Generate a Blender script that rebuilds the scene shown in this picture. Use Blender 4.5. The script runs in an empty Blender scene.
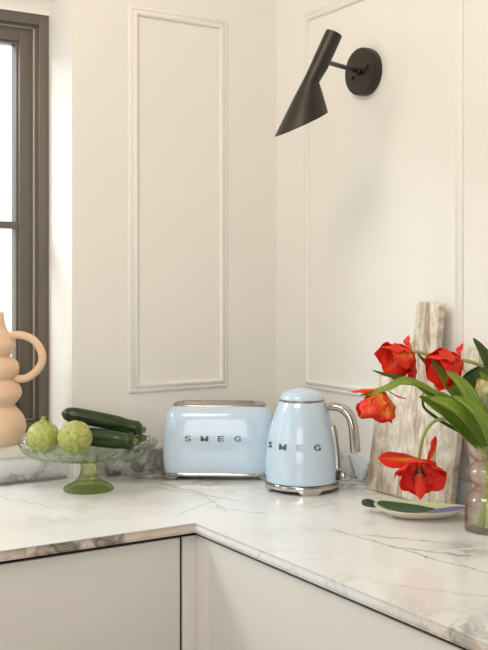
import bpy, bmesh, math, random
from mathutils import Vector, Matrix, noise
from math import sin, cos, pi, radians, sqrt

random.seed(7)
S = bpy.context.scene
COL = S.collection

# ------------------------------------------------------------------ camera
F, CX, HY = 1016.0, 244.0, 281.0          # focal length / horizon, pixels of a 488x650 frame
CAM = Vector((-1.588, -2.377, 1.405))
D = Vector((cos(radians(58)), sin(radians(58)), 0))
R = Vector((D.y, -D.x, 0))
U = Vector((0, 0, 1))
cd = bpy.data.cameras.new('camera'); cam = bpy.data.objects.new('camera', cd); COL.objects.link(cam)
cam.location = CAM; cam.rotation_euler = (pi/2, 0, radians(58-90))
cd.sensor_fit = 'VERTICAL'; cd.sensor_height = 36; cd.lens = 36*F/650
cd.shift_y = -(325-HY)/650
cd.clip_start = .05
S.camera = cam

# ------------------------------------------------------------------ light
w = bpy.data.worlds.new('world'); S.world = w; w.use_nodes = True
bg = w.node_tree.nodes['Background']
bg.inputs[0].default_value = (1.0, 1.0, .97, 1); bg.inputs[1].default_value = 1.7

def area(name, loc, target, sx, sy, power, col):
    l = bpy.data.lights.new(name, 'AREA'); l.shape = 'RECTANGLE'; l.size = sx; l.size_y = sy
    l.energy = power; l.color = col
    o = bpy.data.objects.new(name, l); COL.objects.link(o); o.location = loc
    o.rotation_euler = (Vector(target)-Vector(loc)).to_track_quat('-Z', 'Y').to_euler()
    return o
area('daylight_through_window', (-2.30, 1.15, 2.62), (-.45, -.5, .95), .65, .65, 36, (.80, .94, 1.0))
area('left_side_fill', (-3.45, -.45, 1.75), (-.2, -.6, 1.2), .9, 1.1, 5, (.72, .93, 1.0))  # added fill from the left, no window stands there
area('room_fill', (-2.9, -3.3, 1.7), (-.3, -.3, 1.2), 1.5, 1.8, 30.5, (.97, 1.0, .97))  # added fill for the whole room, not an actual window
area('warm_ceiling_light', (-1.35, -1.0, 2.66), (-.6, -.5, 1.7), .8, .8, 20, (1.0, .83, .67))
S.cycles.transparent_max_bounces = 48
S.cycles.max_bounces = 16
S.cycles.transmission_bounces = 16
S.view_settings.view_transform = 'Standard'; S.view_settings.look = 'None'
S.view_settings.gamma = 1; S.view_settings.exposure = 0.0
S.view_settings.use_curve_mapping = False

# ------------------------------------------------------------------ helpers
def P(px, py, depth): return CAM + depth*(D + R*((px-CX)/F) + U*((HY-py)/F))
def on(px, py, ax, v):
    q = D + R*((px-CX)/F) + U*((HY-py)/F)
    return CAM + q*((v-CAM[ax])/q[ax])

def lin(r, g, b):
    f = lambda c: (c/255/12.92) if c/255 <= .04045 else ((c/255+.055)/1.055)**2.4
    return (f(r), f(g), f(b), 1)

def mat(name, col, rough=.5, metal=0, **kw):
    m = bpy.data.materials.new(name); m.use_nodes = True
    b = m.node_tree.nodes['Principled BSDF']
    b.inputs['Base Color'].default_value = col
    b.inputs['Roughness'].default_value = rough
    b.inputs['Metallic'].default_value = metal
    for k, v in kw.items(): b.inputs[k.replace('_', ' ')].default_value = v
    return m

class NT:
    """small node-graph helper"""
    def __init__(s, m): s.t = m.node_tree; s.n = s.t.nodes; s.b = s.n['Principled BSDF']
    def new(s, typ, **kw):
        n = s.n.new(typ)
        for k, v in kw.items(): setattr(n, k, v)
        return n
    def set(s, sock, v):
        if isinstance(v, bpy.types.NodeSocket): s.t.links.new(v, sock)
        else: sock.default_value = v
    def math(s, op, a, b=0.0, c=0.0, clamp=False):
        n = s.new('ShaderNodeMath', operation=op, use_clamp=clamp)
        s.set(n.inputs[0], a); s.set(n.inputs[1], b); s.set(n.inputs[2], c)
        return n.outputs[0]
    def mix(s, f, a, b):
        n = s.new('ShaderNodeMix', data_type='RGBA'); s.set(n.inputs[0], f); s.set(n.inputs[6], a); s.set(n.inputs[7], b)
        return n.outputs[2]
    def noise(s, vec, scale, detail=4, rough=.55, dist=0.0, out=0):
        n = s.new('ShaderNodeTexNoise'); s.set(n.inputs['Vector'], vec)
        n.inputs['Scale'].default_value = scale; n.inputs['Detail'].default_value = detail
        n.inputs['Roughness'].default_value = rough; n.inputs['Distortion'].default_value = dist
        return n.outputs[out]
    def ramp(s, f, stops):
        n = s.new('ShaderNodeValToRGB'); s.set(n.inputs[0], f); cr = n.color_ramp
        while len(cr.elements) < len(stops): cr.elements.new(.5)
        for e, (p, c) in zip(cr.elements, stops):
            e.position = p; e.color = c if hasattr(c, '__len__') else (c, c, c, 1)
        return n.outputs[0]
    def mapping(s, vec, scale=(1, 1, 1), rot=(0, 0, 0), loc=(0, 0, 0)):
        n = s.new('ShaderNodeMapping'); s.set(n.inputs[0], vec)
        n.inputs['Scale'].default_value = scale; n.inputs['Rotation'].default_value = rot; n.inputs['Location'].default_value = loc
        return n.outputs[0]
    def obj(s): return s.new('ShaderNodeTexCoord').outputs['Object']
    def uv(s): return s.new('ShaderNodeTexCoord').outputs['UV']
    def bump(s, h, strength=.2, dist=.002):
        n = s.new('ShaderNodeBump'); n.inputs['Strength'].default_value = strength; n.inputs['Distance'].default_value = dist
        s.set(n.inputs['Height'], h); s.set(s.b.inputs['Normal'], n.outputs[0])

# ------------------------------------------------------------------ materials
def m_paint(name, col, rough=.6):
    m = mat(name, col, rough); t = NT(m); v = t.obj()
    t.bump(t.noise(v, 60, 3), .06, .002)
    t.set(t.b.inputs['Base Color'], t.mix(t.ramp(t.noise(v, 2.5, 2), [(.35, 0.), (.7, .25)]), col, tuple(c*.97 for c in col[:3])+(1,)))
    return m
WALL = m_paint('warm_white_wall_paint', (.85, .825, .785, 1))
REVEAL = WALL
CAB = m_paint('white_cabinet_lacquer', (.76, .735, .705, 1), .42)
DARK = mat('gap_shade_black', (.012, .010, .009, 1), .8)  # near-black colour for the shade inside the cabinet gaps
CEIL = m_paint('ceiling_paint', (.84, .80, .74, 1))
FLOOR = mat('oak_floor', (.30, .19, .11, 1), .45)
t = NT(FLOOR); v = t.obj()
t.set(t.b.inputs['Base Color'], t.ramp(t.noise(t.mapping(v, (1.5, 18, 1)), 2, 6), [(.3, (.24, .15, .085, 1)), (.7, (.38, .26, .16, 1))]))
FRAME = mat('bronze_window_frame', (.14, .118, .10, 1), .38)
LAMPM = mat('dark_bronze_lamp_metal', (.026, .020, .014, 1), .42, .25)
t = NT(LAMPM); t.bump(t.noise(t.obj(), 500, 2), .05, .0005)
BLUE = mat('pastel_blue_enamel', (.56, .70, .85, 1), .16, Coat_Weight=.6, Coat_Roughness=.05)
CHROME = mat('polished_chrome', (.56, .54, .51, 1), .12, 1)
STEEL = mat('brushed_steel', (.42, .39, .36, 1), .25, 1)
BLACKP = mat('black_plastic', (.015, .015, .016, 1), .35)
LETTER = mat('dark_chrome_lettering', (.16, .15, .15, 1), .22, .9)
PEACH = mat('peach_ceramic', (.80, .56, .39, 1), .62)
t = NT(PEACH); t.bump(t.noise(t.obj(), 90, 3), .12, .001)

def m_marble():
    m = mat('veined_white_marble', (.8, .78, .74, 1), .16); t = NT(m)
    v = t.obj()                                            # slabs sit at the world origin, so metres
    warp = t.noise(v, 3.0, 5, .6, 0, 1)
    sub = t.new('ShaderNodeVectorMath', operation='SUBTRACT'); t.set(sub.inputs[0], warp); sub.inputs[1].default_value = (.5, .5, .5)
    sc = t.new('ShaderNodeVectorMath', operation='SCALE'); t.set(sc.inputs[0], sub.outputs[0]); sc.inputs['Scale'].default_value = .26
    ad = t.new('ShaderNodeVectorMath', operation='ADD'); t.set(ad.inputs[0], v); t.set(ad.inputs[1], sc.outputs[0])
    wv = ad.outputs[0]
    w2 = t.noise(v, 16.0, 5, .65, 0, 1)
    sb2 = t.new('ShaderNodeVectorMath', operation='SUBTRACT'); t.set(sb2.inputs[0], w2); sb2.inputs[1].default_value = (.5, .5, .5)
    sc2 = t.new('ShaderNodeVectorMath', operation='SCALE'); t.set(sc2.inputs[0], sb2.outputs[0]); sc2.inputs['Scale'].default_value = .05
    ad2 = t.new('ShaderNodeVectorMath', operation='ADD'); t.set(ad2.inputs[0], v); t.set(ad2.inputs[1], sc2.outputs[0])
    sep = t.new('ShaderNodeSeparateXYZ'); t.set(sep.inputs[0], ad2.outputs[0]); X, Y, Z = sep.outputs
    sp = t.new('ShaderNodeSeparateXYZ'); t.set(sp.inputs[0], v); x0, y0, z0 = sp.outputs
    def vein(p, q, width, soft=1.0, ext=.12):
        """thin line through p-q (xy metres), fading past its ends"""
        dx, dy = q[0]-p[0], q[1]-p[1]; L = math.hypot(dx, dy); dx /= L; dy /= L
        px_ = t.math('SUBTRACT', X, p[0]); py_ = t.math('SUBTRACT', Y, p[1])
        across = t.math('ABSOLUTE', t.math('SUBTRACT', t.math('MULTIPLY', px_, dy), t.math('MULTIPLY', py_, dx)))
        along = t.math('ADD', t.math('MULTIPLY', px_, dx), t.math('MULTIPLY', py_, dy))
        c = t.math('ABSOLUTE', t.math('SUBTRACT', along, L/2))
        fade = t.math('DIVIDE', t.math('SUBTRACT', L/2+ext, c), ext, clamp=True)
        line = t.math('SUBTRACT', 1.0, t.math('DIVIDE', across, width), clamp=True)
        return t.math('MULTIPLY', t.math('MULTIPLY', t.math('POWER', line, 1.3), fade), soft)
    def zone(c, r, hard=.5):
        dx = t.math('SUBTRACT', x0, c[0]); dy = t.math('SUBTRACT', y0, c[1])
        rr = t.math('SQRT', t.math('ADD', t.math('MULTIPLY', dx, dx), t.math('MULTIPLY', dy, dy)))
        return t.math('DIVIDE', t.math('SUBTRACT', r, rr), r*hard, clamp=True)
    # turbulent crackle used inside heavily veined patches
    def crackle(scale, w, seed=0):
        n = t.noise(t.mapping(wv, (1, 1, 1), (0, 0, .5), (seed, seed*2, 0)), scale, 5, .55, .6)
        a = t.math('ABSOLUTE', t.math('SUBTRACT', n, .5))
        return t.math('SUBTRACT', 1.0, t.math('DIVIDE', a, w), clamp=True)
    fine = crackle(5.0, .035, 1.3); heavy = crackle(13.0, .13, 4.1); mid = crackle(9, .06, 7.7)
    veins = []
    base = t.math('MULTIPLY', fine, t.math('MULTIPLY', t.ramp(t.noise(v, 2.2, 2), [(.45, 0.), (.65, 1.)]), .22))
    veins.append(base)
    veins.append(t.math('MULTIPLY', t.math('MULTIPLY', crackle(13.0, .24, 2.1), zone((-.40, .02), .19, .4)), 1.0))   # backsplash by the toaster
    edge = t.math('LESS_THAN', z0, .9085)
    veins.append(t.math('MULTIPLY', t.math('MULTIPLY', mid, zone((-.36, -.16), .13)), .45))    # in front of the toaster
    veins.append(t.math('MULTIPLY', t.math('MULTIPLY', t.math('MULTIPLY', heavy, edge), zone((-.83, -.58), .17, .5)), 1.0))   # left front edge
    veins.append(t.math('MULTIPLY', t.math('MULTIPLY', mid, zone((-.57, -1.30), .09, .9)), .8))   # right front edge
    veins.append(t.math('MULTIPLY', t.math('MULTIPLY', mid, zone((0, -.42), .16, .6)), .8))
    veins.append(t.math('MULTIPLY', t.math('MULTIPLY', mid, zone((-.70, .06), .12, .6)), .5))
    veins.append(t.math('MULTIPLY', t.math('MULTIPLY', heavy, zone((-.235, -1.01), .085, .8)), .55))
    for a, b, w_, k_ in [((338, 531), (430, 557), .0035, 1.0), ((425, 556), (495, 575), .0035, .9), ((372, 536), (470, 545), .0075, .55), ((405, 548), (470, 556), .0075, .8),
                         ((380, 583), (490, 596), .010, .25), ((300, 527), (345, 533), .004, .3),
                         ((140, 478), (215, 497), .010, .55), ((150, 487), (235, 500), .012, .35), ((182, 513), (222, 498), .005, .5), ((205, 496), (226, 511), .004, .5),
                         ((215, 507), (258, 513), .006, .4), ((0, 497), (60, 508), .008, .25), ((60, 494), (150, 490), .008, .25), ((20, 530), (120, 515), .006, .15), ((350, 497), (300, 505), .010, .2)]:
        p, q = on(*a, 2, .91), on(*b, 2, .91)
        veins.append(vein(p, q, w_, k_, .03))
    tot = veins[0]
    for q in veins[1:]: tot = t.math('MAXIMUM', tot, q)
    cloud = t.noise(v, 4.5, 4, .6)
    basec = t.ramp(cloud, [(.35, (.88, .90, .905, 1)), (.65, (.82, .84, .84, 1))])
    warm = t.math('MAXIMUM', t.math('MULTIPLY', zone((-.84, -.60), .38, .4), t.math('LESS_THAN', x0, -.5695)), zone((-.58, -1.36), .28, .9))
    # left front edge: peach paints in shade and warm bounce; right corner: browner stone
    warmc = t.mix(t.math('MULTIPLY', warm, t.math('MULTIPLY', t.math('LESS_THAN', z0, .9085), .75)), basec, (.72, .56, .45, 1))
    veinc = t.ramp(t.noise(v, 11, 2), [(.35, (.06, .075, .055, 1)), (.6, (.15, .13, .095, 1))])
    t.set(t.b.inputs['Base Color'], t.mix(t.math('MULTIPLY', tot, .9), warmc, veinc))
    return m
MARBLE = m_marble()

def m_board(name, c1, c2, c3, rot=.15):
    m = mat(name, c1, .5); t = NT(m); v = t.obj()
    g = t.noise(t.mapping(v, (1, 14, 3.0), (rot, 0, 0)), 2.2, 7, .62, 1.2)
    c = t.ramp(g, [(.36, c3), (.45, c2), (.53, c1), (.62, c1), (.7, c2)])
    sp = t.ramp(t.noise(v, 28, 5, .7), [(.42, .75), (.62, 0.)])
    t.set(t.b.inputs['Base Color'], t.mix(t.math('MULTIPLY', sp, .6), c, c3))
    return m
BOARD = m_board('travertine_board_stone', (.82, .76, .67, 1), (.64, .55, .45, 1), (.34, .25, .165, 1))
BOARD2 = m_board('pale_board_stone', (.74, .68, .60, 1), (.66, .58, .48, 1), (.50, .41, .31, 1))

def m_glass(name, tint, edge, clear=.8, ior=1.45, sheen=.45):
    """see-through coloured glass: deeper colour where the wall is seen edge-on (longer path), some refraction, surface sheen"""
    m = bpy.data.materials.new(name); m.use_nodes = True; n = m.node_tree.nodes; l = m.node_tree.links
    n.remove(n['Principled BSDF']); out = n['Material Output']
    lw = n.new('ShaderNodeLayerWeight'); lw.inputs[0].default_value = .5
    pw = n.new('ShaderNodeMath'); pw.operation = 'POWER'; l.new(lw.outputs['Facing'], pw.inputs[0]); pw.inputs[1].default_value = 3.0
    mc = n.new('ShaderNodeMix'); mc.data_type = 'RGBA'; l.new(pw.outputs[0], mc.inputs[0]); mc.inputs[6].default_value = tint; mc.inputs[7].default_value = edge
    g = n.new('ShaderNodeBsdfGlass'); l.new(mc.outputs[2], g.inputs['Color']); g.inputs['IOR'].default_value = ior; g.inputs['Roughness'].default_value = 0
    tr = n.new('ShaderNodeBsdfTransparent'); l.new(mc.outputs[2], tr.inputs['Color'])
    mx = n.new('ShaderNodeMixShader'); mx.inputs[0].default_value = clear
    l.new(g.outputs[0], mx.inputs[1]); l.new(tr.outputs[0], mx.inputs[2])
    gl = n.new('ShaderNodeBsdfGlossy'); gl.inputs['Roughness'].default_value = .05
    p2 = n.new('ShaderNodeMath'); p2.operation = 'POWER'; l.new(lw.outputs['Facing'], p2.inputs[0]); p2.inputs[1].default_value = 4.0
    ma = n.new('ShaderNodeMath'); ma.operation = 'MULTIPLY_ADD'; l.new(p2.outputs[0], ma.inputs[0]); ma.inputs[1].default_value = sheen; ma.inputs[2].default_value = .035
    m2 = n.new('ShaderNodeMixShader'); l.new(ma.outputs[0], m2.inputs[0]); l.new(mx.outputs[0], m2.inputs[1]); l.new(gl.outputs[0], m2.inputs[2])
    l.new(m2.outputs[0], out.inputs['Surface'])
    return m
PANE = m_glass('clear_window_glass', (.98, .985, .98, 1), (.95, .97, .95, 1), 1.0, sheen=.3)
GREENG = m_glass('green_pressed_glass', (.92, .96, .66, 1), (.30, .40, .05, 1), .5)
PALEG = m_glass('pale_green_pressed_glass', (.985, .995, .975, 1), (.38, .52, .34, 1), .5)
PINKG = m_glass('pink_glass', (1, .982, .97, 1), (.78, .46, .38, 1), .90, sheen=.35)
WATER = m_glass('water', (.995, .995, .985, 1), (.93, .94, .88, 1), .96, 1.33, .1)

def m_leafy(name, c1, c2, c3, scale=(11, .7)):
    m = mat(name, c1, .42, Subsurface_Weight=0.0); t = NT(m); u = t.uv()
    s = t.noise(t.mapping(u, (scale[0], scale[1], 1)), 3, 4)
    t.set(t.b.inputs['Base Color'], t.ramp(s, [(.36, c1), (.5, c2), (.66, c3)]))
    # thin blade: some daylight passes through
    tl = t.new('ShaderNodeBsdfTranslucent'); tl.inputs[0].default_value = c3
    mx = t.new('ShaderNodeMixShader'); mx.inputs[0].default_value = .28
    t.t.links.new(t.b.outputs[0], mx.inputs[1]); t.t.links.new(tl.outputs[0], mx.inputs[2])
    t.t.links.new(mx.outputs[0], t.n['Material Output'].inputs['Surface'])
    return m
LEAF = m_leafy('tulip_leaf_green', (.075, .17, .012, 1), (.20, .35, .03, 1), (.52, .60, .13, 1))
LEAFD = m_leafy('deep_tulip_leaf_green', (.03, .07, .018, 1), (.06, .125, .025, 1), (.13, .22, .05, 1))
STEM = mat('tulip_stem_green', (.34, .43, .12, 1), .45)

def m_petal(name, yellow=.35, red=(.88, .030, .008, 1), org=(.93, .16, .01, 1), yel=(.95, .50, .08, 1)):
    """petals: u across, v from the base (0) to the tip (1); flame-like yellow heart, red edges"""
    m = mat(name, red, .45); t = NT(m); u = t.uv()
    sp = t.new('ShaderNodeSeparateXYZ'); t.set(sp.inputs[0], u)
    c = t.math('ABSOLUTE', t.math('SUBTRACT', sp.outputs[0], .5))
    st = t.noise(t.mapping(u, (16, 1.3, 1)), 2.5, 4)
    k = t.math('ADD', t.math('ADD', t.math('MULTIPLY', c, 1.5), t.math('MULTIPLY', sp.outputs[1], .75)), t.math('MULTIPLY', t.math('SUBTRACT', st, .5), 1.1))
    col = t.ramp(t.math('MULTIPLY', k, .5), [(max(.01, yellow-.15)/2, yel), ((yellow+.12)/2, org), ((yellow+.38)/2, red), (1.0, red)])
    t.set(t.b.inputs['Base Color'], col)
    tl = t.new('ShaderNodeBsdfTranslucent'); t.set(tl.inputs[0], col)
    mx = t.new('ShaderNodeMixShader'); mx.inputs[0].default_value = .25
    t.t.links.new(t.b.outputs[0], mx.inputs[1]); t.t.links.new(tl.outputs[0], mx.inputs[2])
    t.t.links.new(mx.outputs[0], t.n['Material Output'].inputs['Surface'])
    return m
PET_RED = m_petal('scarlet_petal', .16)
PET_DEEP = m_petal('deep_red_petal', .02, red=(.84, .018, .007, 1), org=(.85, .05, .01, 1))
PET_FLAME = m_petal('red_petal_with_orange_flame', .42)
PET_ORANGE = m_petal('orange_petal', .62, red=(.85, .06, .01, 1), org=(.93, .24, .02, 1), yel=(.92, .48, .07, 1))
PET_PALE = m_petal('pale_streaked_petal', 1.1, red=(.80, .05, .02, 1), org=(.80, .70, .30, 1), yel=(.74, .78, .45, 1))

COURG = mat('dark_green_courgette_skin', (.02, .05, .012, 1), .28)
t = NT(COURG); v = t.obj()
t.set(t.b.inputs['Base Color'], t.mix(t.ramp(t.noise(v, 180, 3, .7), [(.55, 0.), (.72, .55)]),
      t.ramp(t.noise(t.mapping(v, (3, 40, 40)), 1.5, 3), [(.35, (.009, .021, .004, 1)), (.65, (.024, .052, .008, 1))]), (.06, .10, .02, 1)))
ROUND = mat('pale_green_round_courgette_skin', (.5, .55, .2, 1), .45)
t = NT(ROUND); v = t.obj()
t.set(t.b.inputs['Base Color'], t.ramp(t.noise(v, 110, 5, .65), [(.33, (.28, .31, .06, 1)), (.5, (.42, .43, .11, 1)), (.70, (.58, .57, .25, 1))]))
STUB = mat('courgette_stalk', (.30, .34, .09, 1), .6)
STUBD = mat('dark_courgette_stalk', (.10, .14, .03, 1), .5)
CUT = mat('courgette_cut_end', (.42, .46, .16, 1), .6)

# ------------------------------------------------------------------ mesh builders
def mesh(name, bm, m, parent=None, smooth=True, loc=None, angle=40):
    me = bpy.data.meshes.new(name)
    bmesh.ops.recalc_face_normals(bm, faces=bm.faces[:])
    if smooth:
        a = radians(angle)
        for f in bm.faces: f.smooth = True
        for e in bm.edges:
            if len(e.link_faces) == 2 and e.calc_face_angle(0) > a: e.smooth = False
    bm.to_mesh(me); bm.free()
    if not isinstance(m, (list, tuple)): m = [m]
    for q in m: me.materials.append(q)
    o = bpy.data.objects.new(name, me); COL.objects.link(o)
    if parent: o.parent = parent
    if loc is not None: o.location = loc
    return o
def root(name, label, cat, loc=(0, 0, 0), rz=0, group=None):
    o = bpy.data.objects.new(name, None); COL.objects.link(o); o.empty_display_size = .05
    o.location = loc; o.rotation_euler = (0, 0, rz); tag(o, label, cat, group); return o
def tag(o, label, cat, group=None):
    o['label'] = label; o['category'] = cat
    if group: o['group'] = group
    return o
def struct(o): o['kind'] = 'structure'; return o
def box(bm, a, b, bev=0, seg=2):
    a, b = [min(i, j) for i, j in zip(a, b)], [max(i, j) for i, j in zip(a, b)]
    vs = [bm.verts.new((x, y, z)) for x in (a[0], b[0]) for y in (a[1], b[1]) for z in (a[2], b[2])]
    fs = [bm.faces.new([vs[i] for i in q]) for q in ((0, 1, 3, 2), (4, 6, 7, 5), (0, 4, 5, 1), (2, 3, 7, 6), (0, 2, 6, 4), (1, 5, 7, 3))]
    if bev:
        es = list({e for f in fs for e in f.edges})
        bmesh.ops.bevel(bm, geom=es, offset=bev, segments=seg, affect='EDGES', profile=.5)
def nb(): return bmesh.new()
def skin(bm, rings, cap0=True, cap1=True, closed=True):
    """rings: lists of points, joined one to the next"""
    V = [[bm.verts.new(p) for p in r] for r in rings]
    n = len(V[0])
    for a, b in zip(V, V[1:]):
        for i in range(n if closed else n-1):
            j = (i+1) % n
            bm.faces.new((a[i], a[j], b[j], b[i]))
    if cap0: bm.faces.new(V[0][::-1])
    if cap1: bm.faces.new(V[-1])
    return V
def lathe(bm, prof, n=64, c=(0, 0, 0), cap0=True, cap1=True):
    rings = [[(c[0]+r*cos(2*pi*i/n), c[1]+r*sin(2*pi*i/n), c[2]+z) for i in range(n)] for r, z in prof]
    return skin(bm, rings, cap0, cap1)
def smoothpath(pts, k=6):
    """Catmull-Rom through points (any dimension)"""
    out = []; n = len(pts)
    for i in range(n-1):
        p0, p1, p2, p3 = pts[max(i-1, 0)], pts[i], pts[i+1], pts[min(i+2, n-1)]
        for j in range(k):
            s = j/k
            out.append(tuple(.5*((2*b)+(-a+c)*s+(2*a-5*b+4*c-d)*s*s+(-a+3*b-3*c+d)*s**3) for a, b, c, d in zip(p0, p1, p2, p3)))
    out.append(tuple(pts[-1])); return out
def frames(path, up=Vector((0, 0, 1))):
    path = [Vector(p) for p in path]; fr = []; prev = None
    for i, p in enumerate(path):
        tt = (path[min(i+1, len(path)-1)]-path[max(i-1, 0)]).normalized()
        if prev is None:
            a = up if abs(tt.dot(up)) < .95 else Vector((1, 0, 0))
            nn = (a-tt*a.dot(tt)).normalized()
        else:
            nn = (prev-tt*prev.dot(tt)).normalized()
        prev = nn; fr.append((p, tt, nn, tt.cross(nn)))
    return fr
def tube(bm, path, rad, n=16, flat=1.0, up=Vector((0, 0, 1)), cap=True, rnd=False):
    fr = frames(path, up); rings = []
    for i, (p, tt, nn, bb) in enumerate(fr):
        r = rad[i] if hasattr(rad, '__len__') else rad
        rings.append([p+nn*(r*flat*cos(2*pi*k/n))+bb*(r*sin(2*pi*k/n)) for k in range(n)])
    skin(bm, rings, cap, cap)
def superell(a, b, e, n=96):
    out = []
    for i in range(n):
        th = 2*pi*i/n; c, s = cos(th), sin(th)
        out.append((a*math.copysign(abs(c)**(2/e), c), b*math.copysign(abs(s)**(2/e), s)))
    return out

# ================================================================== ROOM
T = .91          # worktop height
W = .015         # wall planes
OPX = on(72, 300, 1, W).x            # right side of the window niche
ZT = 2.105; XL = -1.80; YW = .172    # niche top, niche left, window plane
SILLZ = 1.0
bm = nb()
box(bm, (OPX, W, 0), (W+.3, W+.35, 2.75))
box(bm, (XL, W, 2.2), (OPX, W+.35, 2.75)); box(bm, (XL, .168, 2.1045), (OPX, W+.35, 2.2))
box(bm, (-3.6, W, 0), (XL, W+.35, 2.75))
box(bm, (XL, .05+.014, 0), (OPX, W+.35, .968))
struct(mesh('wall_back', bm, WALL, smooth=False))
bm = nb(); box(bm, (W, -4.5, 0), (W+.2, W, 2.75)); struct(mesh('wall_right', bm, WALL, smooth=False))
bm = nb(); box(bm, (-3.8, -4.5, 0), (-3.6, .4, 2.75)); struct(mesh('wall_left', bm, WALL, smooth=False))
bm = nb(); box(bm, (-3.8, -4.7, 0), (.3, -4.5, 2.75)); struct(mesh('wall_front', bm, WALL, smooth=False))
bm = nb(); box(bm, (-3.8, -4.7, 2.75), (.3, .4, 2.9)); struct(mesh('ceiling', bm, CEIL, smooth=False))
bm = nb(); box(bm, (-3.8, -4.7, -.1), (.3, .4, 0)); struct(mesh('floor', bm, FLOOR, smooth=False))

# raised picture-frame mouldings on both walls
def moulding(name, axis, a0, a1, z0, z1):
    """rectangular frame of a stepped, rounded bead profile standing on the wall"""
    prof = [(0, 0), (0, .003), (.003, .0055), (.007, .006), (.009, .0035), (.011, .0045), (.015, .010), (.019, .011), (.022, .009), (.024, .004), (.024, 0)]
    bm = nb(); rings = []
    for (a, z, sa, sz) in ((a0, z0, 1, 1), (a1, z0, -1, 1), (a1, z1, -1, -1), (a0, z1, 1, -1)):
        ring = []
        for q, h in prof:
            q2 = q; p = (a+sa*q2, z+sz*q2)
            ring.append((p[0], W-h, p[1]) if axis == 0 else (W-h, p[0], p[1]))
        rings.append(ring)
    rings.append(rings[0])
    skin(bm, rings, False, False, closed=False)
    bmesh.ops.remove_doubles(bm, verts=bm.verts[:], dist=1e-6)
    return struct(mesh(name, bm, WALL, angle=50))
def yb(px): return on(px, 200, 1, W).x
def yr(px): return on(px, 200, 0, W).y
moulding('trim_1', 0, on(128.5, 200, 1, W).x, on(227, 200, 1, W).x, 1.1145, 2.1195)
moulding('trim_2', 1, on(463.5, 200, 0, W).y, on(304.5, 200, 0, W).y, 1.115, 2.132)

# ---- window
win = bpy.data.objects.new('window_1', None); COL.objects.link(win); win.location = (-1.2, YW, SILLZ); struct(win)
def wpart(name, bm, m, par=win, **k):
    o = mesh(name, bm, m, **k); o.parent = par; o.matrix_parent_inverse = Matrix.Translation(-Vector(win.location)) if par is win else Matrix.Identity(4); return o
OX1 = OPX; OX0 = XL; Z0 = 1.008; Z1 = ZT
def rect_frame(bm, x0, x1, z0, z1, wd, y0, y1, bev=.003):
    box(bm, (x0, y0, z0), (x0+wd, y1, z1), bev); box(bm, (x1-wd, y0, z0), (x1, y1, z1), bev)
    box(bm, (x0+wd-.001, y0, z0), (x1-wd+.001, y1, z0+wd), bev); box(bm, (x0+wd-.001, y0, z1-wd), (x1-wd+.001, y1, z1), bev)
bm = nb(); rect_frame(bm, OX0, OX1, Z0, Z1, .028, YW, YW+.07)
rect_frame(bm, OX0+.027, OX1-.027, Z0+.027, Z1-.027, .005, YW+.010, YW+.07, .0015)
wpart('window_frame', bm, FRAME, smooth=True); bm = nb()
rect_frame(bm, OX0+.0315, OX1-.0315, Z0+.0315, Z1-.0315, .003, YW+.020, YW+.07, .0008)
wpart('glint_strip', bm, mat('pale_grey_glint', (.55, .51, .46, 1), .4)); bm = nb()  # pale strip stands in for the bright reflected line along the frame
bm = nb(); xs0, xs1 = OX0+.0345, OX1-.0345
rect_frame(bm, xs0, xs1, Z0+.032, Z1-.032, .038, YW+.026, YW+.075, .004)
rect_frame(bm, xs0+.037, xs1-.037, Z0+.069, Z1-.069, .007, YW+.034, YW+.07, .002)
wpart('sash', bm, FRAME)
bm = nb(); zb = 1.552
box(bm, (xs0+.037, YW+.030, zb-.009), (xs1-.037, YW+.07, zb+.009), .003)
wpart('glazing_bar', bm, FRAME)
bm = nb(); box(bm, (xs0+.04, YW+.054, Z0+.072), (xs1-.04, YW+.058, Z1-.072)); wpart('pane', bm, PANE, smooth=False)
bm = nb(); box(bm, (XL, .045, .968), (OPX, YW+.08, SILLZ), .004); box(bm, (XL, YW-.005, SILLZ-.001), (OPX, YW+.08, 1.009))
wpart('window_sill', bm, CEIL, smooth=True)

# ================================================================== WORKTOP
YF, XF = -.557, -.5685
bm = nb()
pts = [(-3.2, W-.001), (W-.001, W-.001), (W-.001, -3.2), (XF, -3.2), (XF, YF), (-3.2, YF)]
lo = [bm.verts.new((x, y, T-.020)) for x, y in pts]; hi = [bm.verts.new((x, y, T)) for x, y in pts]
bm.faces.new(hi); bm.faces.new(lo[::-1])
for i in range(6): bm.faces.new((lo[i], lo[(i+1) % 6], hi[(i+1) % 6], hi[i]))
bmesh.ops.bevel(bm, geom=[e for e in bm.edges if abs(e.verts[0].co.z-e.verts[1].co.z) < 1e-6], offset=.0025, segments=3, affect='EDGES')
tag(mesh('worktop', bm, MARBLE), 'L-shaped white marble worktop with grey-green veins running around the corner', 'worktop')
bm = nb(); box(bm, (XL, .05, T), (OPX, .064, .968), .0015)
tag(mesh('backsplash', bm, MARBLE), 'low white marble upstand under the window sill, behind the fruit stand', 'backsplash')
bm = nb(); box(bm, (OPX, .001, T), (0, W, .966), .0015)
tag(mesh('backsplash', bm, MARBLE), 'low dark-veined marble upstand on the panelled wall, left of and behind the toaster', 'backsplash')
bm = nb(); box(bm, (.001, -3.2, T), (W, W, .966), .0015)
tag(mesh('backsplash', bm, MARBLE), 'low marble upstand along the right-hand wall behind kettle and stone board', 'backsplash')

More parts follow.
